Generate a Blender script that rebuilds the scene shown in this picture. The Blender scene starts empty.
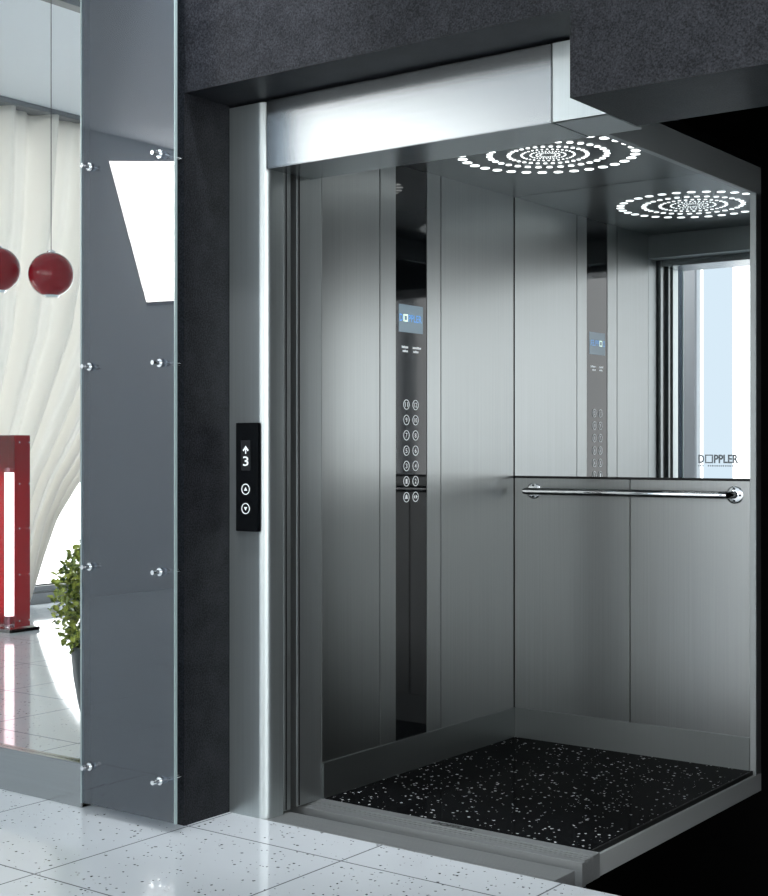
import bpy, bmesh, math, random
from mathutils import Vector, Matrix
random.seed(7)
S = bpy.context.scene
COL = S.collection
PI = math.pi

# ------------------------------------------------------------------ materials
def new_mat(name):
    m = bpy.data.materials.new(name); m.use_nodes = True
    nt = m.node_tree; nt.nodes.clear()
    out = nt.nodes.new('ShaderNodeOutputMaterial')
    return m, nt, out

def princ(name, col, rough=.5, metal=0., spec=.5, emit=None, es=0., coat=0., trans=0., ior=1.45):
    m, nt, out = new_mat(name)
    b = nt.nodes.new('ShaderNodeBsdfPrincipled')
    b.inputs['Base Color'].default_value = (*col, 1)
    b.inputs['Roughness'].default_value = rough
    b.inputs['Metallic'].default_value = metal
    b.inputs['Specular IOR Level'].default_value = spec
    b.inputs['Coat Weight'].default_value = coat
    b.inputs['Coat Roughness'].default_value = .03
    b.inputs['Transmission Weight'].default_value = trans
    b.inputs['IOR'].default_value = ior
    if emit:
        b.inputs['Emission Color'].default_value = (*emit, 1)
        b.inputs['Emission Strength'].default_value = es
    nt.links.new(b.outputs[0], out.inputs[0])
    m['b'] = b.name
    return m

def N(nt, t, **k):
    n = nt.nodes.new(t)
    for a, v in k.items(): setattr(n, a, v)
    return n

def math_n(nt, op, a, b=None, c=None):
    n = nt.nodes.new('ShaderNodeMath'); n.operation = op
    for i, v in enumerate((a, b, c)):
        if v is None: continue
        if isinstance(v, (int, float)): n.inputs[i].default_value = v
        else: nt.links.new(v, n.inputs[i])
    return n.outputs[0]

def world_pos(nt):
    g = nt.nodes.new('ShaderNodeNewGeometry'); return g.outputs['Position']

def brushed(name, axis, col=(.315, .330, .328), rough=.29, aniso=.42, var=.04):
    """brushed stainless steel, grain running along the given axis"""
    m = princ(name, col, rough, 1.)
    nt = m.node_tree; b = nt.nodes[m['b']]
    pos = world_pos(nt)
    mp = N(nt, 'ShaderNodeMapping')
    sc = [150, 150, 150]; sc['XYZ'.index(axis)] = 1.3
    mp.inputs['Scale'].default_value = sc
    nt.links.new(pos, mp.inputs[0])
    no = N(nt, 'ShaderNodeTexNoise'); no.inputs['Scale'].default_value = 1.; no.inputs['Detail'].default_value = 3
    nt.links.new(mp.outputs[0], no.inputs['Vector'])
    mr = N(nt, 'ShaderNodeMapRange')
    mr.inputs['From Min'].default_value = .3; mr.inputs['From Max'].default_value = .7
    mr.inputs['To Min'].default_value = 1 - var; mr.inputs['To Max'].default_value = 1 + var
    nt.links.new(no.outputs['Fac'], mr.inputs['Value'])
    hs = N(nt, 'ShaderNodeHueSaturation'); hs.inputs['Color'].default_value = (*col, 1)
    nt.links.new(mr.outputs[0], hs.inputs['Value'])
    nt.links.new(hs.outputs[0], b.inputs['Base Color'])
    b.inputs['Anisotropic'].default_value = aniso
    cv = N(nt, 'ShaderNodeCombineXYZ')
    cv.inputs['XYZ'.index(axis)].default_value = 1.
    nt.links.new(cv.outputs[0], b.inputs['Tangent'])
    bp = N(nt, 'ShaderNodeBump'); bp.inputs['Strength'].default_value = .012; bp.inputs['Distance'].default_value = .001
    nt.links.new(no.outputs['Fac'], bp.inputs['Height'])
    return m

def flecked(name, base, fleck, scale, thr, keep, rough, rough2=None, tile=None, spec=.5, mott=.06):
    m = princ(name, base, rough, 0, spec)
    nt = m.node_tree; b = nt.nodes[m['b']]
    pos = world_pos(nt)
    wn = N(nt, 'ShaderNodeTexNoise'); wn.inputs['Scale'].default_value = scale * .9
    nt.links.new(pos, wn.inputs['Vector'])
    vm = N(nt, 'ShaderNodeVectorMath', operation='SCALE'); vm.inputs['Scale'].default_value = .9 / scale
    nt.links.new(wn.outputs['Color'], vm.inputs[0])
    va = N(nt, 'ShaderNodeVectorMath', operation='ADD')
    nt.links.new(pos, va.inputs[0]); nt.links.new(vm.outputs[0], va.inputs[1])
    vo = N(nt, 'ShaderNodeTexVoronoi'); vo.inputs['Scale'].default_value = scale
    nt.links.new(va.outputs[0], vo.inputs['Vector'])
    sep = N(nt, 'ShaderNodeSeparateColor'); nt.links.new(vo.outputs['Color'], sep.inputs[0])
    # fleck where close to the cell centre and the cell is picked; size varies by cell
    size = math_n(nt, 'MULTIPLY', sep.outputs[1], thr)
    a = math_n(nt, 'LESS_THAN', vo.outputs['Distance'], size)
    k = math_n(nt, 'LESS_THAN', sep.outputs[0], keep)
    f = math_n(nt, 'MULTIPLY', a, k)
    n2 = N(nt, 'ShaderNodeTexNoise'); n2.inputs['Scale'].default_value = 3.; n2.inputs['Detail'].default_value = 6
    nt.links.new(pos, n2.inputs['Vector'])
    mr = N(nt, 'ShaderNodeMapRange'); mr.inputs['To Min'].default_value = 1 - mott; mr.inputs['To Max'].default_value = 1 + mott
    nt.links.new(n2.outputs['Fac'], mr.inputs['Value'])
    hs = N(nt, 'ShaderNodeHueSaturation'); hs.inputs['Color'].default_value = (*base, 1)
    nt.links.new(mr.outputs[0], hs.inputs['Value'])
    mx = N(nt, 'ShaderNodeMix', data_type='RGBA'); nt.links.new(f, mx.inputs[0])
    nt.links.new(hs.outputs[0], mx.inputs[6]); mx.inputs[7].default_value = (*fleck, 1)
    last = mx.outputs[2]
    if tile:
        x0, px, y0, py, w, gcol = tile
        sx = N(nt, 'ShaderNodeSeparateXYZ'); nt.links.new(pos, sx.inputs[0])
        def line(o, c0, p):
            q = math_n(nt, 'SUBTRACT', o, c0 - p * 400.5)
            q = math_n(nt, 'DIVIDE', q, p); q = math_n(nt, 'FRACT', q)
            q = math_n(nt, 'SUBTRACT', q, .5); q = math_n(nt, 'ABSOLUTE', q)
            return math_n(nt, 'LESS_THAN', q, w / p)
        g = math_n(nt, 'MAXIMUM', line(sx.outputs[0], x0, px), line(sx.outputs[1], y0, py))
        mg = N(nt, 'ShaderNodeMix', data_type='RGBA'); nt.links.new(g, mg.inputs[0])
        nt.links.new(last, mg.inputs[6]); mg.inputs[7].default_value = (*gcol, 1)
        last = mg.outputs[2]
        rr = N(nt, 'ShaderNodeMapRange'); rr.inputs['To Min'].default_value = rough; rr.inputs['To Max'].default_value = .8
        nt.links.new(g, rr.inputs['Value']); nt.links.new(rr.outputs[0], b.inputs['Roughness'])
    nt.links.new(last, b.inputs['Base Color'])
    return m

def stone_mat(name, lo, hi, rough, spec=.3):
    m = princ(name, lo, rough, 0, spec)
    nt = m.node_tree; b = nt.nodes[m['b']]
    pos = world_pos(nt)
    n1 = N(nt, 'ShaderNodeTexNoise'); n1.inputs['Scale'].default_value = 230; n1.inputs['Detail'].default_value = 3
    n2 = N(nt, 'ShaderNodeTexNoise'); n2.inputs['Scale'].default_value = 14; n2.inputs['Detail'].default_value = 4
    for n in (n1, n2): nt.links.new(pos, n.inputs['Vector'])
    f = math_n(nt, 'ADD', math_n(nt, 'MULTIPLY', n1.outputs['Fac'], .75), math_n(nt, 'MULTIPLY', n2.outputs['Fac'], .25))
    cr = N(nt, 'ShaderNodeValToRGB')
    cr.color_ramp.elements[0].position = .38; cr.color_ramp.elements[0].color = (*lo, 1)
    cr.color_ramp.elements[1].position = .66; cr.color_ramp.elements[1].color = (*hi, 1)
    nt.links.new(f, cr.inputs[0]); nt.links.new(cr.outputs[0], b.inputs['Base Color'])
    bp = N(nt, 'ShaderNodeBump'); bp.inputs['Strength'].default_value = .25; bp.inputs['Distance'].default_value = .002
    nt.links.new(n1.outputs['Fac'], bp.inputs['Height']); nt.links.new(bp.outputs[0], b.inputs['Normal'])
    return m

def glass_mat(name, tint=(1, 1, 1), diffuse=None, dfac=0., ior=1.5, mirror_rough=0.):
    """thin sheet glass: transparent body, Fresnel reflection, optional milky share"""
    m, nt, out = new_mat(name)
    tr = N(nt, 'ShaderNodeBsdfTransparent'); tr.inputs[0].default_value = (*tint, 1)
    body = tr.outputs[0]
    if diffuse:
        df = N(nt, 'ShaderNodeBsdfDiffuse'); df.inputs[0].default_value = (*diffuse, 1)
        mx = N(nt, 'ShaderNodeMixShader'); mx.inputs[0].default_value = dfac
        nt.links.new(body, mx.inputs[1]); nt.links.new(df.outputs[0], mx.inputs[2]); body = mx.outputs[0]
    gl = N(nt, 'ShaderNodeBsdfGlossy'); gl.inputs['Roughness'].default_value = mirror_rough
    fr = N(nt, 'ShaderNodeFresnel'); fr.inputs['IOR'].default_value = ior
    ge = N(nt, 'ShaderNodeNewGeometry')      # only the outer faces of the sheet reflect
    ff = math_n(nt, 'MULTIPLY', fr.outputs[0], math_n(nt, 'SUBTRACT', 1., ge.outputs['Backfacing']))
    mx = N(nt, 'ShaderNodeMixShader'); nt.links.new(ff, mx.inputs[0])
    nt.links.new(body, mx.inputs[1]); nt.links.new(gl.outputs[0], mx.inputs[2])
    nt.links.new(mx.outputs[0], out.inputs[0])
    return m

def emis(name, col, s):
    m, nt, out = new_mat(name)
    e = N(nt, 'ShaderNodeEmission'); e.inputs[0].default_value = (*col, 1); e.inputs[1].default_value = s
    nt.links.new(e.outputs[0], out.inputs[0]); return m

def fabric_mat(name, col):
    m, nt, out = new_mat(name)
    d = N(nt, 'ShaderNodeBsdfDiffuse'); d.inputs[0].default_value = (*col, 1)
    t = N(nt, 'ShaderNodeBsdfTranslucent'); t.inputs[0].default_value = (*col, 1)
    w = N(nt, 'ShaderNodeTexWave'); w.inputs['Scale'].default_value = 300; w.bands_direction = 'Z'
    nt.links.new(world_pos(nt), w.inputs['Vector'])
    bp = N(nt, 'ShaderNodeBump'); bp.inputs['Strength'].default_value = .1; bp.inputs['Distance'].default_value = .001
    nt.links.new(w.outputs['Fac'], bp.inputs['Height']); nt.links.new(bp.outputs[0], d.inputs['Normal'])
    mx = N(nt, 'ShaderNodeMixShader'); mx.inputs[0].default_value = .38
    nt.links.new(d.outputs[0], mx.inputs[1]); nt.links.new(t.outputs[0], mx.inputs[2])
    nt.links.new(mx.outputs[0], out.inputs[0]); return m

M = {}
M['steel_v'] = brushed('steel_vertical', 'Z')
M['steel_frame_v'] = brushed('steel_frame_vertical', 'Z', col=(.52, .57, .57), rough=.33)
M['steel_frame_v'].node_tree.nodes[M['steel_frame_v']['b']].inputs['Metallic'].default_value = .86
M['steel_door'] = brushed('steel_door_edge', 'Z', col=(.36, .385, .385), rough=.36)
M['steel_door'].node_tree.nodes[M['steel_door']['b']].inputs['Metallic'].default_value = .86
M['steel_frame_x'] = brushed('steel_frame_horizontal', 'X', col=(.36, .38, .385), rough=.24)
M['steel_x'] = brushed('steel_horizontal_x', 'X', rough=.22)
M['steel_y'] = brushed('steel_horizontal_y', 'Y', rough=.24)
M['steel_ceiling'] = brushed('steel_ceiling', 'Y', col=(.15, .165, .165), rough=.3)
M['steel_dark'] = brushed('steel_sill', 'X', col=(.31, .33, .33), rough=.5, aniso=0)
M['steel_dark'].node_tree.nodes[M['steel_dark']['b']].inputs['Metallic'].default_value = .6
M['steel_kick'] = brushed('steel_kick_plate', 'Z', col=(.25, .27, .27), rough=.42, aniso=0, var=.02)
M['section'] = princ('satin_grey_metal', (.42, .45, .45), .5, .2)
M['post'] = brushed('satin_post', 'Z', col=(.40, .43, .43), rough=.5, aniso=0, var=.02)
M['chrome'] = princ('chrome', (.85, .87, .88), .06, 1.)
M['mirror'] = princ('silver_mirror', (.66, .69, .70), .0, 1.)
M['black'] = princ('dark_backing', (.006, .007, .007), .6)
M['shaft'] = stone_mat('shaft_plaster', (.003, .003, .0035), (.007, .007, .008), .9)
M['black_glass'] = princ('black_glass', (.004, .005, .006), .04, 0, .55)
M['stone'] = stone_mat('dark_granite', (.005, .0055, .007), (.029, .031, .036), .45, .16)
M['tile'] = flecked('white_terrazzo', (.66, .71, .74), (.06, .065, .07), 78, .36, .30, .07,
                    tile=(-.119, .59, -1.705, .585, .0028, (.10, .11, .12)), mott=.07)
M['mat'] = flecked('black_granite', (.005, .0055, .006), (.55, .57, .57), 74, .36, .36, .10, spec=.02)
M['mat'].node_tree.nodes[M['mat']['b']].inputs['IOR'].default_value = 1.15
M['white'] = princ('white_paint', (.78, .80, .82), .6)
M['ceiling'] = princ('ceiling_paint', (.74, .78, .82), .5)
M['grey_wall'] = princ('grey_plaster', (.60, .63, .65), .6)
M['slate'] = glass_mat('tinted_cladding_glass', (.62, .68, .74), (.10, .12, .14), .30, ior=1.75)
M['glass_edge'] = princ('glass_edge', (.30, .38, .38), .15, 0, .5)
M['clear_glass'] = glass_mat('clear_partition_glass', (.95, .97, .97), ior=1.15)
M['red'] = princ('red_gloss', (.24, .004, .010), .12, 0, .4, coat=.15)
M['red_glass'] = glass_mat('red_glass', (.62, .05, .06), (.42, .02, .025), .6)
M['mauve_glass'] = glass_mat('mauve_glass', (.80, .66, .69), (.24, .06, .08), .14)
M['cord'] = princ('cord', (.08, .08, .09), .5)
M['tube'] = emis('lamp_tube_glow', (1, .99, .97), 8)
M['dot'] = emis('ceiling_dot_glow', (.95, 1, 1), 3)
M['panel_light'] = emis('luminous_panel', (1, 1, 1), 11)
M['day'] = emis('daylight_pane', (1, 1, 1), 3.5)
M['day_blue'] = emis('daylight_pane_blue', (.76, .88, .98), 1.5)
M['skylight'] = emis('clerestory_pane', (1, 1, 1), 24)
M['jamb_fill'] = emis('jamb_fill_pane', (.95, .98, 1), 1.6)
M['side_fill'] = emis('side_fill_pane', (1, 1, 1), 5)
M['day_left'] = emis('daylight_pane_left', (1, 1, 1), 5.5)
M['frame'] = princ('grey_window_frame', (.22, .23, .24), .4, .3)
M['curtain'] = fabric_mat('sheer_curtain', (.80, .79, .76))
M['hem'] = princ('curtain_hem', (.42, .41, .39), .8)
M['pot'] = princ('grey_pot', (.035, .04, .043), .3, 0, .5)
M['soil'] = princ('soil', (.03, .02, .012), .9)
M['stem'] = princ('stem', (.09, .07, .03), .7)
def leaf_mat():
    m = princ('leaf', (.14, .20, .03), .35)
    nt = m.node_tree; b = nt.nodes[m['b']]
    n = N(nt, 'ShaderNodeTexNoise'); n.inputs['Scale'].default_value = 26
    nt.links.new(world_pos(nt), n.inputs['Vector'])
    cr = N(nt, 'ShaderNodeValToRGB')
    cr.color_ramp.elements[0].position = .35; cr.color_ramp.elements[0].color = (.035, .08, .012, 1)
    cr.color_ramp.elements[1].position = .68; cr.color_ramp.elements[1].color = (.58, .62, .12, 1)
    nt.links.new(n.outputs['Fac'], cr.inputs[0]); nt.links.new(cr.outputs[0], b.inputs['Base Color'])
    return m
M['leaf'] = leaf_mat()
M['mark'] = princ('printed_white', (.8, .82, .82), .4, 0, .5, emit=(.85, .95, 1), es=.32)
M['mark_grey'] = princ('frosted_grey_mark', (.20, .23, .25), .5)
M['engraved'] = princ('engraved_mark', (.03, .033, .035), .4, .6)
M['screen'] = princ('lcd_screen', (.12, .19, .24), .15, 0, .5, emit=(.30, .46, .58), es=.25)
M['screen_blue'] = princ('lcd_blue', (.05, .2, .5), .3, 0, .5, emit=(.15, .45, .95), es=.6)
M['screen_lime'] = princ('lcd_white', (.7, .9, .8), .3, 0, .5, emit=(.8, 1, .85), es=1.)
M['lcd_dark'] = princ('call_display', (.02, .022, .024), .12)

# ------------------------------------------------------------------ mesh helpers
class MB:
    def __init__(s): s.bm = bmesh.new()
    def box(s, x0, x1, y0, y1, z0, z1, bev=0., seg=2):
        r = bmesh.ops.create_cube(s.bm, size=1)
        vs = r['verts']
        for v in vs:
            v.co = Vector(((x0 + x1) / 2 + v.co.x * (x1 - x0), (y0 + y1) / 2 + v.co.y * (y1 - y0), (z0 + z1) / 2 + v.co.z * (z1 - z0)))
        if bev > 0:
            es = list({e for v in vs for e in v.link_edges})
            bmesh.ops.bevel(s.bm, geom=es, offset=bev, segments=seg, affect='EDGES', clamp_overlap=True)
        return s
    def prism(s, pts, axis, a0, a1):
        """polygon of 2-D points extruded along an axis. axis 'X': pts=(y,z); 'Y': (x,z); 'Z': (x,y)"""
        def P(p, a):
            return {'X': (a, p[0], p[1]), 'Y': (p[0], a, p[1]), 'Z': (p[0], p[1], a)}[axis]
        A = [s.bm.verts.new(P(p, a0)) for p in pts]; B = [s.bm.verts.new(P(p, a1)) for p in pts]
        s.bm.faces.new(A); s.bm.faces.new(B[::-1])
        n = len(pts)
        for i in range(n): s.bm.faces.new((A[i], B[i], B[(i + 1) % n], A[(i + 1) % n]))
        return s
    def tube(s, pts, r, n=12, cap=True):
        pts = [Vector(p) for p in pts]
        rs = r if isinstance(r, (list, tuple)) else [r] * len(pts)
        rings = []
        ref = None
        for i, p in enumerate(pts):
            d = (pts[min(i + 1, len(pts) - 1)] - pts[max(i - 1, 0)]).normalized()
            if ref is None:
                ref = d.orthogonal().normalized()
            ref = (ref - d * ref.dot(d)).normalized()
            q = d.cross(ref)
            rings.append([s.bm.verts.new(p + (ref * math.cos(2 * PI * k / n) + q * math.sin(2 * PI * k / n)) * rs[i]) for k in range(n)])
        for a, b in zip(rings, rings[1:]):
            for k in range(n): s.bm.faces.new((a[k], a[(k + 1) % n], b[(k + 1) % n], b[k]))
        if cap:
            s.bm.faces.new(rings[0][::-1]); s.bm.faces.new(rings[-1])
        return s
    def lathe(s, prof, c, n=32):
        rings = []
        for (r, z) in prof:
            rings.append([s.bm.verts.new((c[0] + r * math.cos(2 * PI * k / n), c[1] + r * math.sin(2 * PI * k / n), c[2] + z)) for k in range(n)])
        for a, b in zip(rings, rings[1:]):
            for k in range(n): s.bm.faces.new((a[k], a[(k + 1) % n], b[(k + 1) % n], b[k]))
        s.bm.faces.new(rings[0][::-1]); s.bm.faces.new(rings[-1])
        return s
    def sphere(s, c, r, u=40, v=24, sq=1.):
        R = bmesh.ops.create_uvsphere(s.bm, u_segments=u, v_segments=v, radius=r)
        for w in R['verts']: w.co = Vector(c) + Vector((w.co.x, w.co.y, w.co.z * sq))
        return s
    def ring(s, c, right, up, r0, r1, depth, n=28):
        """flat annulus lying in the plane right/up, thickness depth towards right x up"""
        c, right, up = Vector(c), Vector(right), Vector(up); nn = right.cross(up)
        L = []
        for (r, h) in ((r0, 0), (r0, depth), (r1, depth), (r1, 0)):
            L.append([s.bm.verts.new(c + (right * math.cos(2 * PI * k / n) + up * math.sin(2 * PI * k / n)) * r + nn * h) for k in range(n)])
        for a in range(4):
            A, B = L[a], L[(a + 1) % 4]
            for k in range(n): s.bm.faces.new((A[k], B[k], B[(k + 1) % n], A[(k + 1) % n]))
        return s
    def poly(s, c, right, up, pts, depth):
        c, right, up = Vector(c), Vector(right), Vector(up); nn = right.cross(up)
        A = [s.bm.verts.new(c + right * p[0] + up * p[1]) for p in pts]
        B = [s.bm.verts.new(c + right * p[0] + up * p[1] + nn * depth) for p in pts]
        s.bm.faces.new(A[::-1]); s.bm.faces.new(B)
        n = len(pts)
        for i in range(n): s.bm.faces.new((A[i], A[(i + 1) % n], B[(i + 1) % n], B[i]))
        return s
    def disc(s, c, right, up, r, depth, n=20):
        return s.poly(c, right, up, [(r * math.cos(2 * PI * k / n), r * math.sin(2 * PI * k / n)) for k in range(n)], depth)
    def text(s, txt, c, right, up, w, h, depth=.0006, bold=0.):
        """lettering fitted into a w x h rectangle whose lower-left corner is c"""
        cu = bpy.data.curves.new('lettering', 'FONT'); cu.body = txt; cu.extrude = 0; cu.offset = bold; cu.resolution_u = 3
        o = bpy.data.objects.new('lettering_source', cu); COL.objects.link(o)
        dg = bpy.context.evaluated_depsgraph_get(); dg.update()
        me = bpy.data.meshes.new_from_object(o.evaluated_get(dg))
        xs = [v.co.x for v in me.vertices]; ys = [v.co.y for v in me.vertices]
        c, right, up = Vector(c), Vector(right), Vector(up); nn = right.cross(up)
        x0, x1, y0, y1 = min(xs), max(xs), min(ys), max(ys)
        if w is None: w = h * (x1 - x0) / (y1 - y0)
        vs = [s.bm.verts.new(c + right * ((v.co.x - x0) / (x1 - x0) * w) + up * ((v.co.y - y0) / (y1 - y0) * h) + nn * depth) for v in me.vertices]
        for p in me.polygons:
            try: s.bm.faces.new([vs[i] for i in p.vertices])
            except ValueError: pass
        bpy.data.objects.remove(o); bpy.data.curves.remove(cu); bpy.data.meshes.remove(me)
        return s
    def build(s, name, mat, parent=None, origin=None, smooth=False, recalc=True):
        if recalc: bmesh.ops.recalc_face_normals(s.bm, faces=s.bm.faces)
        if origin is None:
            bb = [[f(v.co[i] for v in s.bm.verts) for i in range(3)] for f in (min, max)]
            origin = ((bb[0][0] + bb[1][0]) / 2, (bb[0][1] + bb[1][1]) / 2, bb[0][2])
        origin = Vector(origin)
        for v in s.bm.verts: v.co -= origin
        me = bpy.data.meshes.new(name); s.bm.to_mesh(me); s.bm.free()
        me.materials.append(mat)
        if smooth:
            me.polygons.foreach_set('use_smooth', [True] * len(me.polygons))
            me.set_sharp_from_angle(angle=math.radians(35))
        o = bpy.data.objects.new(name, me); COL.objects.link(o)
        if parent:
            o.parent = parent
            g = Vector(parent.location)
            if parent.parent: g += Vector(parent.parent.location)
            o.location = origin - g
        else: o.location = origin
        return o

def tag(o, label, cat, group=None):
    o['label'] = label; o['category'] = cat
    if group: o['group'] = group
    return o
def thing(name, label, cat, loc, group=None):
    o = bpy.data.objects.new(name, None); COL.objects.link(o); o.location = loc
    o.empty_display_size = .1
    return tag(o, label, cat, group)
def struct(o): o['kind'] = 'structure'; return o
def copy_tree(o, parent=None):
    c = o.copy(); COL.objects.link(c)
    if parent: c.parent = parent
    for ch in list(o.children): copy_tree(ch, c)
    return c

RX = ((0, 1, 0), (0, 0, 1))     # writing on a plane that faces +X
RY = ((1, 0, 0), (0, 0, 1))     # writing on a plane that faces -Y
RZ = ((1, 0, 0), (0, 1, 0))     # writing on a floor plane

# ------------------------------------------------------------------ the room
WX0, WX1, WY0, WY1, H = -5.45, 7.0, -9.0, 6.0, 3.62
# floor, with the shaft cut out of it
f = MB()
f.prism([(WX0, WY0), (WX1, WY0), (WX1, -1.513), (-.60, -1.513), (-.60, WY1), (WX0, WY1)], 'Z', -.12, 0)
struct(f.build('floor', M['tile'], origin=(0, -3, 0)))
c = MB(); c.box(WX0 - .2, WX1 + .2, WY0 - .2, WY1 + .2, H, H + .15)
struct(c.build('ceiling', M['ceiling']))
t = MB(); t.box(-3.06, -2.98, -1.2, WY1, H - .05, H)
struct(t.build('trim_1', M['frame']))
# stone front of the lift: column, lintel and the deeper lintel over the cut-away bay
w = MB()
w.prism([(-.592, 0), (-.131, 0), (-.131, 2.226), (1.194, 2.226), (1.194, 2.008), (2.6, 2.008), (2.6, 0), (WX1, 0), (WX1, H), (-.592, H)], 'Y', -1.711, -1.436)
w.box(1.196, WX1, -1.436, -1.345, 2.008, H)
struct(w.build('wall_front', M['stone'], origin=(0, -1.5, 0)))
# lift shaft
def wall(name, mat, *b):
    return struct(MB().box(*b).build(name, mat))
wall('wall_shaft_left', M['grey_wall'], -.70, -.58, -1.345, .85, -1.5, H)
wall('wall_shaft_back', M['shaft'], -.58, 2.6, .7, .85, -1.5, H)
wall('wall_shaft_right', M['shaft'], 2.45, 2.6, -1.345, .7, -1.5, H)
wall('wall_shaft_front', M['shaft'], -.58, 2.6, -1.50, -1.37, -1.5, -.125)
wall('floor_shaft', M['shaft'], -.58, 2.6, -1.37, .7, -1.55, -1.5)
# back and right of the room
wall('wall_back', M['white'], WX0, -.70, WY1, WY1 + .2, 0, H)


def window_wall_x(name, x0, x1, y0, y1, holes, mat):
    """wall in the YZ plane from y0 to y1 with rectangular holes (ya, yb, za, zb), sorted by ya"""
    b = MB(); y = y0
    for (ya, yb, za, zb) in holes:
        b.box(x0, x1, y, ya, 0, H)
        if za > 0: b.box(x0, x1, ya, yb, 0, za)
        if zb < H: b.box(x0, x1, ya, yb, zb, H)
        y = yb
    b.box(x0, x1, y, y1, 0, H)
    return struct(b.build(name, mat))
window_wall_x('wall_right', WX1, WX1 + .2, WY0, -1.345, [(-8.9, -3.4, .6, 3.2)], M['white'])
# left wall: big bright window behind the curtain, and further forward a raked clerestory window
window_wall_x('wall_left', WX0, WX0 + .15, -1.6, WY1, [(-1.2, 5.2, .13, 3.45)], M['white'])
b = MB()
ya, yb, yc = -6.64, -6.24, -7.15   # raked right edge of the clerestory
za, zb = 2.335, 3.41
za2, zb2 = 2.40, 3.56      # sill and head rise towards the corner
b.prism([(yc, 0), (-1.6, 0), (-1.6, za), (ya, za), (yc, za2)], 'X', WX0, WX0 + .15)
b.prism([(ya, za), (-1.6, za), (-1.6, zb), (yb, zb)], 'X', WX0, WX0 + .15)
b.prism([(yc, zb2), (yb, zb), (-1.6, zb), (-1.6, H), (yc, H)], 'X', WX0, WX0 + .15)
b.box(WX0, WX0 + .15, -7.35, yc, 0, H)
b.box(WX0, WX0 + .15, -8.75, -7.35, 0, .6); b.box(WX0, WX0 + .15, -8.75, -7.35, 3.3, H); b.box(WX0, WX0 + .15, WY0, -8.75, 0, H)
struct(b.build('wall_left_front', M['grey_wall']))
def pane_window(name, boxes, frames, matp, matf):
    p = None
    fr = MB()
    for q in frames: fr.box(*q)
    F = struct(fr.build(name, matf))
    for q, mm in zip(boxes, matp):
        MB().box(*q).build('pane', mm, F)
    return F
pane_window('window_1', [(WX0 + .02, WX0 + .04, -1.2, 1.0, .13, 3.45), (WX0 + .02, WX0 + .04, 1.04, 5.2, .13, 3.45)],
            [(WX0 + .0, WX0 + .17, -1.24, 5.24, .09, .13), (WX0 + .04, WX0 + .10, 1.0, 1.04, .13, 3.45)],
            [M['day_left']] * 2, M['frame'])
fw = MB(); fw.prism([(yc, za2 - .03), (ya, za - .03), (ya, za), (yc, za2)], 'X', WX0 + .155, WX0 + .165)
F2 = struct(fw.build('window_2', M['frame']))
pw = MB(); pw.prism([(yc, za2), (ya, za), (yb, zb), (yc, zb2)], 'X', WX0 + .11, WX0 + .14)
pw.build('pane', M['skylight'], F2)
pane_window('window_6_added', [(WX0 + .03, WX0 + .05, -8.75, -7.35, .6, 3.3)], [(WX0 + .15, WX0 + .19, -8.79, -7.31, .55, .6), (WX0 + .15, WX0 + .19, -8.79, -7.31, 3.3, 3.34)], [M['jamb_fill']], M['frame'])  # unseen window, added to brighten the steel jamb
wall('baseboard_left', M['frame'], WX0 + .15, WX0 + .19, -1.6, WY1, 0, .08)

pane_window('window_7_added', [(WX1 + .10, WX1 + .12, -8.9, -3.4, .6, 3.2)], [(WX1 - .04, WX1, -8.95, -3.35, .54, .6), (WX1 - .04, WX1, -8.95, -3.35, 3.2, 3.25)], [M['side_fill']], M['frame'])  # added out of view so the front side panels reflect something bright
# wall behind the viewer with tall daylight windows, the last one added to light the car panels
b = MB()
xs = [(-3.18, -.2), (.3, 3.2), (4.0, 6.9)]
x = WX0
for (a, e) in xs:
    b.box(x, a, WY0 - .15, WY0, 0, H); b.box(a, e, WY0 - .15, WY0, 0, .60); b.box(a, e, WY0 - .15, WY0, 3.3, H); x = e
b.box(x, WX1, WY0 - .15, WY0, 0, H)
struct(b.build('wall_viewer_side', M['grey_wall']))
pane_window('window_3', [(-3.18, -3.15, WY0 - .12, WY0 - .10, .60, 3.3), (-3.15, -2.82, WY0 - .12, WY0 - .10, .60, 3.3), (-2.82, -.2, WY0 - .12, WY0 - .10, .60, 3.3)],
            [(-3.37, -3.18, WY0, WY0 + .05, .0, 3.42), (-3.37, -.1, WY0, WY0 + .05, 3.30, 3.42), (-.2, -.1, WY0, WY0 + .05, 0, 3.42), (-3.37, -.1, WY0, WY0 + .05, .54, .60)],
            [M['day'], M['day_blue'], M['day']], M['frame'])
pane_window('window_4', [(.3, 3.2, WY0 - .12, WY0 - .10, .60, 3.3)],
            [(.2, .3, WY0, WY0 + .05, 0, 3.42), (.3, 3.2, WY0, WY0 + .05, 3.3, 3.42), (3.2, 3.3, WY0, WY0 + .05, 0, 3.42)],
            [M['day']], M['frame'])
pane_window('window_5_added', [(4.0, 6.9, WY0 - .12, WY0 - .10, .60, 3.3)],  # added bright pane for the side wall panels to mirror, out of view
            [(3.9, 4.0, WY0, WY0 + .05, 0, 3.42), (4.0, 6.9, WY0, WY0 + .05, 3.3, 3.42), (5.4, 5.46, WY0, WY0 + .03, .6, 3.3)],
            [M['day']], M['frame'])

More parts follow.
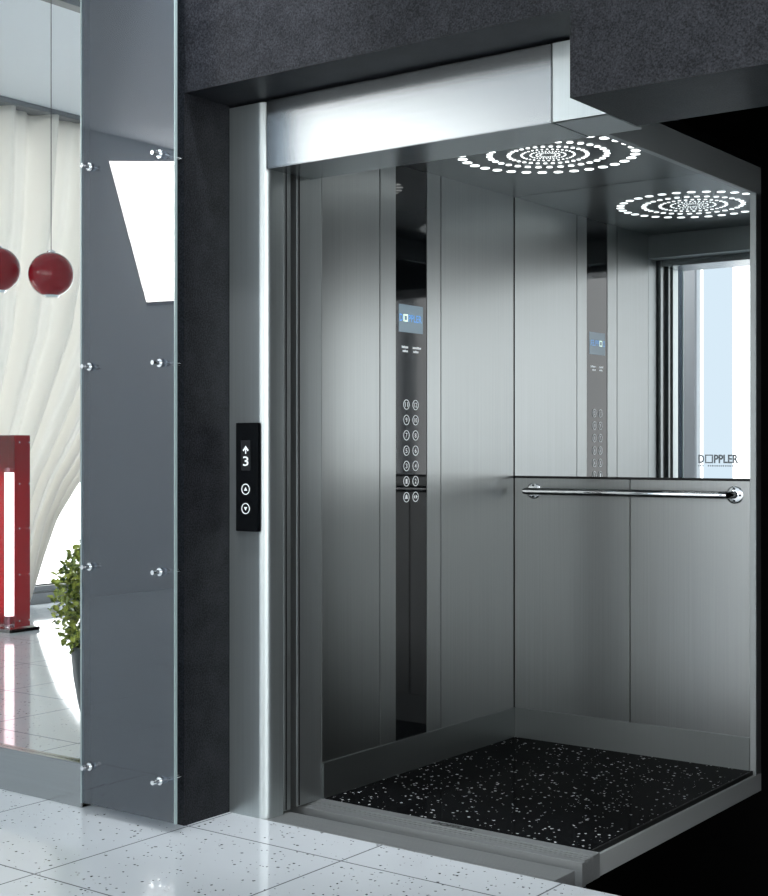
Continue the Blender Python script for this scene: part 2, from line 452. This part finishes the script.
# luminous ceiling fittings of the room
def ceiling_panel(x0, x1, y0, y1, label):
    T = thing('ceiling_lamp', label, 'ceiling lamp', ((x0 + x1) / 2, (y0 + y1) / 2, H - .05), 'square lamps on the lobby ceiling')
    fr = MB()
    for q in ((x0 - .04, x0, y0 - .04, y1 + .04), (x1, x1 + .04, y0 - .04, y1 + .04), (x0, x1, y0 - .04, y0), (x0, x1, y1, y1 + .04)):
        fr.box(*q, H - .05, H)
    fr.build('lamp_frame', M['frame'], T)
    MB().box(x0, x1, y0, y1, H - .04, H - .02).build('diffuser', M['panel_light'], T)
ceiling_panel(-4.6, -3.0, -8.3, -6.4, 'large luminous square panel added in the lobby ceiling to brighten the door frame header')  # unseen panel put in for the bright reflection on the header
ceiling_panel(1.6, 2.8, -4.2, -3.2, 'luminous square panel in lobby ceiling in front of the lift wall')

# ------------------------------------------------------------------ glazed partition at the left
P = thing('glass_partition', 'clear glass partition pane standing on a brushed steel kick rail', 'glass partition', (-2.2, -1.735, 0))
MB().box(-4.0, -.540, -1.758, -1.713, 0, .142, .003).build('kick_rail', M['steel_frame_x'], P)
MB().box(-4.0, -.556, -1.740, -1.730, .142, H).build('pane', M['clear_glass'], P)
MB().box(-.555, -.546, -1.752, -1.720, .142, H).build('edge_profile', M['steel_v'], P)

# ------------------------------------------------------------------ stone column cladding glass with stand-offs
G = thing('cladding_glass_panel', 'tall blue-grey tinted glass sheet held off the dark stone column by chrome pins', 'glass panel', (-.30, -1.79, .03))
gp = MB().box(-.498, -.089, -1.795, -1.787, .032, 3.55).build('glass_sheet', M['slate'], G)
eg = MB(); eg.box(-.502, -.498, -1.796, -1.786, .03, 3.55); eg.box(-.089, -.085, -1.796, -1.786, .03, 3.55)
eg.build('polished_edge', M['glass_edge'], G)
def standoff(x, z):
    q = MB(); q.tube([(x, -1.828, z), (x, -1.7125, z)], .0072, 14)
    o = q.build('standoff_pin', M['chrome'], G, origin=(x, -1.711, z), smooth=True)
    a = MB(); a.tube([(x, -1.832, z), (x, -1.822, z)], [.007, .009], 14)
    a.build('cap', M['chrome'], o, smooth=True)
    a = MB(); a.tube([(x, -1.803, z), (x, -1.799, z)], .0125, 16); a.tube([(x, -1.783, z), (x, -1.779, z)], .0125, 16)
    a.build('washer', M['chrome'], o, smooth=True)
    return o
so = standoff(-.455, .152)
for x in (-.455, -.144):
    for k in range(6):
        if x == -.455 and k == 0: continue
        o = copy_tree(so, G); o.location = so.location + Vector((x + .455, 0, k * .625))

# ------------------------------------------------------------------ landing door frame
D = thing('landing_door_frame', 'brushed stainless steel frame around the lift doorway, set in dark stone', 'door frame', (.5, -1.5, 0))
def bullnose(x0, x1, y0, y1, r, side):
    pts = [(x0, y1), (x0, y0)] if side > 0 else []
    if side > 0:
        for k in range(9):
            a = -PI / 2 + k / 8 * PI / 2
            pts.append((x1 - r + r * math.cos(a), y0 + r + r * math.sin(a)))
        pts.append((x1, y1))
    else:
        pts = [(x1, y0)]
        pts.append((x1, y1)); pts.append((x0, y1))
        for k in range(9):
            a = PI + k / 8 * PI / 2
            pts.append((x0 + r + r * math.cos(a), y0 + r + r * math.sin(a)))
    return pts
MB().prism(bullnose(-.129, .024, -1.513, -1.432, .032, 1), 'Z', 0, 2.218).build('jamb', M['steel_frame_v'], D, smooth=True)
MB().prism(bullnose(1.031, 1.19, -1.513, -1.500, .004, -1), 'Z', 2.009, 2.218).build('jamb', M['steel_frame_v'], D, smooth=True)
MB().box(.0255, 1.0295, -1.513, -1.30, 2.009, 2.218, .002).build('header', M['steel_frame_x'], D)
MB().box(1.031, 1.19, -1.4995, -1.30, 2.009, 2.218, .002).build('header_return', M['section'], D)
# landing sill, ribbed
s = MB(); s.box(-.5, 1.033, -1.513, -1.500, -.06, 0, .0015)
y = -1.500
while y < -1.395:
    s.box(-.5, 1.033, y, y + .006, -.06, -.0005); s.box(-.5, 1.033, y + .006, y + .009, -.06, -.003); y += .009
L = s.build('landing_sill', M['steel_dark'], D)

# retracted door leaves
def leaf(name, label, x0, x1, y0, y1):
    T = thing(name, label, 'lift door', ((x0 + x1) / 2, (y0 + y1) / 2, 0.005))
    MB().box(x0, x1, y0, y1, .006, 2.06, .002).build('leaf_panel', M['steel_door'], T)
    MB().box(x1 - .0005, x1 + .003, y0 + .008, y0 + .011, .01, 2.05).build('edge_seal', M['black'], T)
    return T
leaf('landing_door_leaf', 'retracted outer steel door leaf, only its edge showing beside the left jamb', -.46, .020, -1.424, -1.390)
leaf('car_door_leaf', 'retracted inner steel door leaf, its edge showing next to the lift car post', -.46, .016, -1.356, -1.312)

# ------------------------------------------------------------------ call station
K = thing('call_station', 'slim black glass call panel with floor display and two arrow buttons on the left jamb', 'call panel', (-.04, -1.53, .889))
MB().box(-.086, .004, -1.531, -1.5135, .889, 1.226, .0015).build('faceplate', M['black_glass'], K)
yf = -1.531
d_ = MB().box(-.0635, -.0245, yf - .0008, yf, 1.078, 1.172).build('display', M['lcd_dark'], K)
cx = -.043
a = MB()
a.poly((cx, yf - .0008, 1.143), *RY, [(-.0125, -.002), (0, .012), (.0125, -.002), (.0082, -.0055), (.0022, .0022), (.0022, -.013), (-.0022, -.013), (-.0022, .0022), (-.0082, -.0055)], .0006)
a.build('arrow_symbol', M['mark'], d_)
MB().text('3', (cx - .011, yf - .0008, 1.092), *RY, .023, .030, .0007, .012).build('floor_number', M['mark'], d_, recalc=False)
for z, sgn in ((1.020, 1), (.960, -1)):
    o = MB().disc((cx, yf, z), *RY, .0165, .0012).build('button', M['black_glass'], K)
    MB().ring((cx, yf - .0012, z), *RY, .0145, .0172, .0008).build('button_ring', M['mark'], o)
    MB().poly((cx, yf - .0012, z), *RY, [(-.0068, -.0045 * sgn), (.0068, -.0045 * sgn), (0, .0065 * sgn)] if sgn > 0 else [(-.0068, .0045), (0, -.0065), (.0068, .0045)], .0009).build('arrow_symbol', M['mark'], o)

# ------------------------------------------------------------------ lift car
CAR = thing('lift_car', 'open lift car lined with vertically brushed stainless steel panels, right side cut away', 'lift car', (.5, -.6, 0))
# shells (dark backing shows in the seams)
MB().box(-.045, -.018, -1.21, .0, -.02, 2.184).build('side_shell', M['black'], CAR)
MB().box(-.045, .978, .012, .045, -.02, 2.184).build('back_shell', M['black'], CAR)
MB().box(-.045, 1.0, -1.21, .045, -.075, -.012).build('floor_frame', M['section'], CAR)
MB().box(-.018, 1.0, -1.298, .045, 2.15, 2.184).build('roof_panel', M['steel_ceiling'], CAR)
MB().box(.978, 1.0, -1.211, .045, 2.053, 2.15, .001).build('roof_beam', M['section'], CAR)
MB().box(.978, 1.0, -.004, .045, -.012, 2.053, .001).build('end_post', M['post'], CAR)
MB().box(-.046, .0, -1.298, -1.212, .0, 2.15, .001).build('entrance_post', M['steel_door'], CAR)
MB().box(.0, 1.0, -1.298, -1.212, 2.04, 2.149, .001).build('car_header', M['post'], CAR)
for (y0, y1) in ((-1.211, -.895), (-.891, -.7995), (-.6075, -.520), (-.516, -.003)):
    MB().box(-.018, 0, y0, y1, .118, 2.15, .001).build('side_wall_panel', M['steel_v'], CAR)
for (x0, x1) in ((.003, .505), (.509, .977)):
    MB().box(x0, x1, 0, .012, .118, 1.030, .001).build('back_wall_panel', M['steel_v'], CAR)
MB().box(-.018, .007, -1.211, .0, -.01, .118, .0015).build('kick_plate', M['steel_kick'], CAR)
MB().box(.007, .977, -.007, .012, -.01, .118, .0015).build('kick_plate', M['steel_kick'], CAR)
# car sill with apron
s = MB(); s.box(-.4, 1.018, -1.322, -1.300, -.07, -.001, .001)
y = -1.300
for k in range(3):
    s.box(-.4, 1.012, y, y + .012, -.07, -.001); s.box(-.4, 1.012, y + .012, y + .017, -.07, -.008); y += .017
s.box(-.4, 1.012, y, -1.205, -.07, .0005, .001); s.box(-.4, 1.018, -1.322, -1.316, -.55, -.07)
SILL = s.build('car_sill', M['steel_dark'], CAR)
MB().text('DOPPLER', (.455, -1.243, .0007), *RZ, .15, .027, .0006, .03).build('engraved_lettering', M['engraved'], SILL, recalc=False)
MB().box(.007, .984, -1.203, -.007, -.012, .0015).build('floor_slab', M['mat'], CAR)
MB().box(.984, .990, -1.205, -.007, -.012, .003).build('floor_edging', M['black'], CAR)

# ------------------------------------------------------------------ mirror
MI = thing('wall_mirror', 'large frameless mirror on the back wall of the lift above the handrail', 'mirror', (.49, 0, 1.038))
MB().box(.003, .977, 0.0, .011, 1.0395, 2.149, .0008).build('mirror_glass', M['mirror'], MI)
MB().box(.003, .977, -.002, .011, 1.031, 1.0385).build('bottom_rail', M['black'], MI)
q = MB()
x0, z0, hh = .781, 1.094, .031
q.text('D', (x0, -.0004, z0), *RY, .022, hh, .0006, .025)
q.poly((x0 + .026, -.0004, z0), *RY, [(0, 0), (.030, 0), (.030, .004), (.004, .004), (.004, hh), (0, hh)], .0004)
q.poly((x0 + .026, -.0004, z0), *RY, [(.004, hh - .004), (.026, hh - .004), (.026, .004), (.030, .004), (.030, hh), (.004, hh)], .0004)
q.text('PPLER', (x0 + .060, -.0004, z0), *RY, .092, hh, .0006, .025)
q.build('logo_lettering', M['mark_grey'], MI, recalc=False)
q = MB()
x = x0
for wd in (.005, .005, .005, 0, .006, .005, .007, .005, .006, .005, .005, .007, .006, .005, .006, .007, .005, .006, .005):
    if wd: q.poly((x, -.0004, z0 - .012), *RY, [(0, 0), (wd * .7, 0), (wd * .7, .005), (0, .005)], .0003)
    x += (wd or .012) + .0025
q.build('small_print', M['mark_grey'], MI)

# ------------------------------------------------------------------ handrail
HR = thing('handrail', 'polished chrome tube handrail across the steel back wall beneath the mirror', 'handrail', (.5, -.05, .95))
zr = .981
MB().tube([(.074, -.052, zr), (.080, -.056, zr), (.090, -.057, zr), (.88, -.057, zr), (.905, -.052, zr), (.918, -.035, zr), (.921, -.010, zr)], [.008, .012, .0135, .0135, .0135, .0135, .0135], 20).build('rail_tube', M['chrome'], HR, smooth=True)
MB().tube([(.092, -.057, zr), (.092, -.008, zr)], .0115, 16).build('bracket', M['chrome'], HR, smooth=True)
for x in (.092, .921):
    rr = MB(); rr.tube([(x, -.0005, zr), (x, -.006, zr), (x, -.009, zr)], [.0315, .0315, .027], 32)
    o = rr.build('rosette', M['chrome'], HR, smooth=True)
    for dx, dz in ((0, .022), (0, -.022), (.022, 0)):
        MB().tube([(x + dx, -.0085, zr + dz), (x + dx, -.0105, zr + dz)], .0042, 10).build('screw', M['engraved'], o)

# ------------------------------------------------------------------ control panel
CP = thing('control_panel', 'full height black glass control column with screen and floor buttons in the steel side wall', 'control panel', (0, -.703, .118))
MB().box(-.016, -.002, -.7985, -.6085, .118, 2.149, .0006).build('glass_face', M['black_glass'], CP)
sc_ = MB().box(-.002, -.0012, -.780, -.632, 1.560, 1.658).build('screen', M['screen'], CP)
MB().text('D', (-.0012, -.776, 1.598), *RX, .020, .026, .0003, .02).build('screen_lettering', M['screen_blue'], sc_, recalc=False)
q = MB(); q.text('PPLER', (-.0012, -.722, 1.598), *RX, .082, .026, .0003, .02)
q.build('screen_lettering', M['screen_blue'], sc_, recalc=False)
q = MB()
for a_ in ([(0, 0), (.026, 0), (.026, .005), (0, .005)], [(0, .021), (.026, .021), (.026, .026), (0, .026)], [(0, .005), (.005, .005), (.005, .021), (0, .021)], [(.021, .005), (.026, .005), (.026, .021), (.021, .021)]):
    q.poly((-.0012, -.752, 1.598), *RX, a_, .0005)
q.build('screen_square_letter', M['screen_lime'], sc_)
for (yy, zz, ww) in ((-.762, 1.503, .045), (-.757, 1.489, .038), (-.695, 1.503, .056), (-.692, 1.489, .034)):
    n = int(ww / .0065); q = MB()
    for k in range(n):
        h_ = random.choice((.007, .0085, .0065))
        q.poly((-.002, yy + k * .0065, zz), *RX, [(0, 0), (.0062, 0), (.0062, h_), (0, h_)], .0004)
    q.build('printed_label', M['mark'], CP)
def lift_button(y, z, sym):
    o = MB().disc((-.002, y, z), *RX, .0165, .001, 20).build('button', M['black_glass'], CP)
    MB().ring((-.001, y, z), *RX, .0158, .0182, .0009, 24).build('button_ring', M['mark'], o)
    if sym == 'bell':
        g = MB(); g.poly((-.001, y, z), *RX, [(-.009, -.006), (.009, -.006), (.0065, -.002), (.005, .006), (0, .010), (-.005, .006), (-.0065, -.002)], .0008)
        g.build('symbol', M['mark'], o)
    elif sym == 'open':
        g = MB(); g.poly((-.001, y, z), *RX, [(-.011, 0), (-.003, -.007), (-.003, .007)], .0008); g.poly((-.001, y, z), *RX, [(.011, 0), (.003, .007), (.003, -.007)], .0008)
        g.build('symbol', M['mark'], o)
    else:
        w_ = .011 if len(sym) == 1 else .017
        MB().text(sym, (-.001, y - w_ / 2, z - .0085), *RX, w_, .017, .0007, .01).build('numeral', M['mark'], o, recalc=False)
rows = [('11', '12'), ('9', '10'), ('7', '8'), ('5', '6'), ('3', '4'), ('1', '2')]
for k, (l, r) in enumerate(rows):
    z = 1.303 - k * .0545
    lift_button(-.735, z, l); lift_button(-.679, z, r)
lift_button(-.735, .974, 'bell'); lift_button(-.679, .974, 'open')

# ------------------------------------------------------------------ ceiling light of perforated dots
CL = thing('ceiling_light', 'round pattern of glowing dots in rings on the lift car ceiling', 'ceiling light', (.496, -.598, 2.148))
NR = 32
d0 = MB().disc((.496 + .296, -.598, 2.1499), (1, 0, 0), (0, -1, 0), .0170, .001, 16).build('light_dot', M['dot'], CL)
for ring, (R_, rad) in enumerate(((.296, .0170), (.200, .0112), (.134, .0072))):
    me = d0.data if ring == 0 else MB().disc((0, 0, 0), (1, 0, 0), (0, -1, 0), rad, .001, 16)
    for k in range(NR):
        a = 2 * PI * (k + .5 * (ring % 2)) / NR
        p = Vector((R_ * math.cos(a), R_ * math.sin(a), 2.1489 - 2.148))
        if ring == 0 and k == 0: d0.location = p; continue
        if ring > 0 and k == 0:
            base = me.build('light_dot', M['dot'], CL, origin=(0, 0, 0)); base.location = p; src = base; continue
        o = (d0 if ring == 0 else src).copy(); COL.objects.link(o); o.location = p
q = MB()
for ring, (R_, rad) in enumerate(((.090, .0042), (.060, .0026), (.040, .0017), (.027, .0011))):
    for k in range(NR):
        a = 2 * PI * (k + .5 * ((ring + 1) % 2)) / NR
        q.disc((.496 + R_ * math.cos(a), -.598 + R_ * math.sin(a), 2.1499), (1, 0, 0), (0, -1, 0), rad, .001, 8)
o = q.build('small_light_dots', M['dot'], CL); o['kind'] = 'stuff'

# ------------------------------------------------------------------ things in the room at the left
# curtain
nu, nv = 420, 60
def yr(z):      # swept right hem
    pts = [(0, 1.70), (.05, 1.74), (.39, 1.873), (.64, 1.984), (.895, 2.184), (1.3, 2.62), (2.0, 3.3), (2.8, 3.7), (3.6, 3.9)]
    for (a, b_), (c_, d2) in zip(pts, pts[1:]):
        if z <= c_: return b_ + (d2 - b_) * (z - a) / (c_ - a)
    return pts[-1][1]
b = MB(); V = []
ztop = 3.585
for j in range(nv + 1):
    z = .02 + (ztop - .02) * j / nv
    y1 = yr(z); y0_ = -1.1 + .5 * (1 - j / nv); row = []
    for i in range(nu + 1):
        u = i / nu
        y = y0_ + (3.9 - y0_) * u - (3.9 - y1) * u * u
        calm = min(1., .35 + .65 * j / nv)
        x = -5.12 + calm * (.06 * math.sin(u * 88 + 1.6 * math.sin(u * 9)) + .04 * math.sin(u * 171 + .8 * math.sin(z * 1.1))) + .03 * math.sin(u * 17 + z * .7)
        row.append(b.bm.verts.new((x, y, z)))
    V.append(row)
for j in range(nv):
    for i in range(nu):
        b.bm.faces.new((V[j][i], V[j][i + 1], V[j + 1][i + 1], V[j + 1][i]))
CT = thing('curtain', 'white sheer floor length curtain swept aside before the bright window', 'curtain', (-5.12, 1.2, 0))
cu = b.build('cloth', M['curtain'], CT, smooth=True, recalc=False)
sm = cu.modifiers.new('thickness', 'SOLIDIFY'); sm.thickness = .002
hp = []
for j in range(0, 46):
    z = .03 + 3.3 * j / 45; y = yr(z)
    hp.append((-5.12 + .03 * math.sin(17 + z * .7), y, z))
MB().tube(hp, .006, 6).build('hem', M['hem'], CT, smooth=True)
for off, zt in ((.30, 3.4), (.62, 3.0), (.86, 3.3)):      # stitched seams that follow the sweep
    pp = [(-5.065, yr(z) * 1. - off * (1 + .45 * z), z) for z in [0.1 + (zt - .1) * k / 24 for k in range(25)]]
MB().box(-5.22, -5.02, -1.3, 5.2, 3.585, H, .004).build('curtain_track', M['frame'], CT)

# pendant lamps
def pendant(x, y, z, label):
    T = thing('pendant_lamp', label, 'pendant lamp', (x, y, z), 'red globe pendant lamps')
    MB().sphere((x, y, z), .118).build('globe', M['red'], T, smooth=True)
    MB().tube([(x, y, z + .115), (x, y, H - .03)], .0022, 8).build('cord', M['cord'], T)
    MB().lathe([(.022, 0), (.024, .012), (.012, .02)], (x, y, z + .110), 20).build('cord_collar', M['chrome'], T, smooth=True)
    MB().lathe([(.045, 0), (.05, .03)], (x, y, H - .03), 24).build('canopy', M['chrome'], T, smooth=True)
    MB().lathe([(.035, 0), (.04, .006), (.045, .012)], (x, y, z - .121), 24).build('lower_rim', M['chrome'], T, smooth=True)
pendant(-2.863, .050, 2.064, 'glossy dark red globe pendant lamp hanging nearer the glass-clad column')
pendant(-3.09, -.116, 2.09, 'glossy dark red globe pendant lamp cut off by the left edge of the photo')

# red floor lamp
FL = thing('floor_lamp', 'tall red glass box floor lamp with a white glowing tube beside the curtain', 'floor lamp', (-4.25, .9, 0))
X0, X1, Y0, Y1 = -4.34, -4.13, .81, .935
MB().box(X0 - .05, X1 + .025, Y0 - .05, Y1 + .06, 0, .022, .003).build('base_plate', M['steel_x'], FL)
MB().box(X0 + .012, X1, Y0, Y0 + .006, .03, 1.235).build('glass_side', M['mauve_glass'], FL)['label'] = 'greyish mauve see-through glass side'
for q_ in ((X1 - .006, X1, Y0 + .008, Y1), (X0, X1 - .008, Y1 - .006, Y1), (X0, X0 + .006, Y0, Y1 - .008)):
    MB().box(*q_, .03, 1.235).build('glass_side', M['red_glass'], FL)
MB().tube([(-4.252, .870, .09), (-4.252, .870, 1.0)], .030, 20).build('light_tube', M['tube'], FL, smooth=True)
MB().tube([(-4.252, .870, .022), (-4.252, .870,   .09)], .034, 20).build('tube_socket', M['chrome'], FL, smooth=True)
MB().tube([(-4.252, .870, 1.0), (-4.252, .870, 1.03)], .034, 20).build('tube_socket', M['chrome'], FL, smooth=True)
pin0 = None
for zz in (1.19, .93, .65, .36, .07):
    for yy in (Y0 + .03, Y1 - .02):
        if pin0 is None:
            pin0 = MB().tube([(X1 - .03, yy, zz), (X1 + .018, yy, zz)], .005, 10).build('glass_pin', M['chrome'], FL, origin=(X1, yy, zz), smooth=True); base = pin0.location - Vector((0, yy, zz))
        else:
            o = pin0.copy(); COL.objects.link(o); o.location = base + Vector((0, yy, zz))

# potted plant
px, py = -1.402, -.85
PP = thing('potted_plant', 'leafy green ivy bush in a tall dark grey pot half hidden by the glass-clad column', 'potted plant', (px, py, 0))
prof = [(.105, 0), (.115, .02), (.138, .12), (.155, .22), (.162, .30), (.168, .345), (.170, .35), (.160, .35), (.155, .32), (.02, .315)]
MB().lathe(prof, (px, py, 0), 36).build('pot', M['pot'], PP, smooth=True)
MB().lathe([(.154, 0), (.150, .012)], (px, py, .317), 24).build('soil', M['soil'], PP)
st = MB()
tips = []
for k in range(26):
    a = random.random() * 2 * PI; rr = random.uniform(.08, .19); zz = random.uniform(.42, .80)
    p0 = Vector((px + .05 * math.cos(a), py + .05 * math.sin(a), .32)); p3 = Vector((px + rr * math.cos(a), py + rr * math.sin(a), zz))
    pts = []
    for j in range(9):
        t_ = j / 8; p = p0.lerp(p3, t_); p.z += .10 * math.sin(t_ * PI); p += Vector((random.uniform(-.006, .006), random.uniform(-.006, .006), 0)); pts.append(p)
    st.tube(pts, [.004 * (1 - .6 * j / 8) for j in range(9)], 6); tips += pts[2:]
st.build('stem', M['stem'], PP)
lf = MB()
def one_leaf(c, s_, yaw, pitch, roll):
    Mx = Matrix.Translation(c) @ Matrix.Rotation(yaw, 4, 'Z') @ Matrix.Rotation(pitch, 4, 'Y') @ Matrix.Rotation(roll, 4, 'X')
    P_ = [(0, 0, 0), (.35, .34, .05), (.75, .22, .03), (1, 0, -.08), (.75, -.22, .03), (.35, -.34, .05), (.5, 0, -.05)]
    v = [lf.bm.verts.new(Mx @ (Vector(p) * s_)) for p in P_]
    for a_, b_ in ((0, 1), (1, 2), (2, 3), (3, 4), (4, 5), (5, 0)): lf.bm.faces.new((v[a_], v[b_], v[6]))
for k in range(3000):
    th = random.random() * 2 * PI; hh = random.random()
    env = .228 * (math.sin(PI * min(1, .22 + .74 * hh)) ** .6) * random.uniform(.62, 1.06)
    c_ = Vector((px + env * math.cos(th), py + env * math.sin(th),   .34 + .49 * hh))
    one_leaf(c_, random.uniform(.022, .042), random.random() * 6.3, random.uniform(-1, 1.3), random.uniform(-.8, .8))
lf.build('foliage', M['leaf'], PP, recalc=False)

# wall-washer downlights on the ceiling in front of the stone lintel
for k_, x in enumerate((.12, 1.75)):
    T = thing('downlight', ['small round ceiling downlight washing the stone above the left jamb', 'small round ceiling downlight washing the deeper stone lintel at right'][k_], 'downlight', (x, -2.15, H - .04))
    MB().lathe([(.05, 0), (.055, .04)], (x, -2.15, H - .04), 24).build('housing', M['frame'], T, smooth=True)
    li = bpy.data.lights.new('lamp', 'SPOT'); li.energy = (260, 60)[k_]; li.spot_size = math.radians(46); li.spot_blend = .8; li.shadow_soft_size = .05; li.color = (.93, .95, 1)
    lo = bpy.data.objects.new('lamp', li); COL.objects.link(lo); lo.parent = T; lo.location = (0, 0, -.03)
    lo.rotation_euler = (math.radians(22), 0, 0)

# ------------------------------------------------------------------ light, world, camera
wd = bpy.data.worlds.new('world'); S.world = wd; wd.use_nodes = True
wd.node_tree.nodes['Background'].inputs[0].default_value = (.8, .9, 1, 1)
wd.node_tree.nodes['Background'].inputs[1].default_value = .6

cam = bpy.data.cameras.new('camera'); co = bpy.data.objects.new('camera', cam); COL.objects.link(co)
co.location = (2.834, -4.688, 1.1417)
yaw = math.atan2(.596, .803)
co.rotation_euler = (PI / 2, 0, yaw)
cam.sensor_fit = 'HORIZONTAL'; cam.sensor_width = 36; cam.lens = 36 * 1369 / 768
cam.shift_y = 2 / 768      # horizon sits 2 px under the middle
cam.clip_start = .05
S.camera = co
S.view_settings.view_transform = 'Standard'; S.view_settings.look = 'None'
S.view_settings.gamma = 1; S.view_settings.exposure = -.12; S.view_settings.use_curve_mapping = False
S.cycles.max_bounces = 12; S.cycles.glossy_bounces = 8; S.cycles.transparent_max_bounces = 12
S.cycles.caustics_reflective = True; S.cycles.sample_clamp_indirect = 6
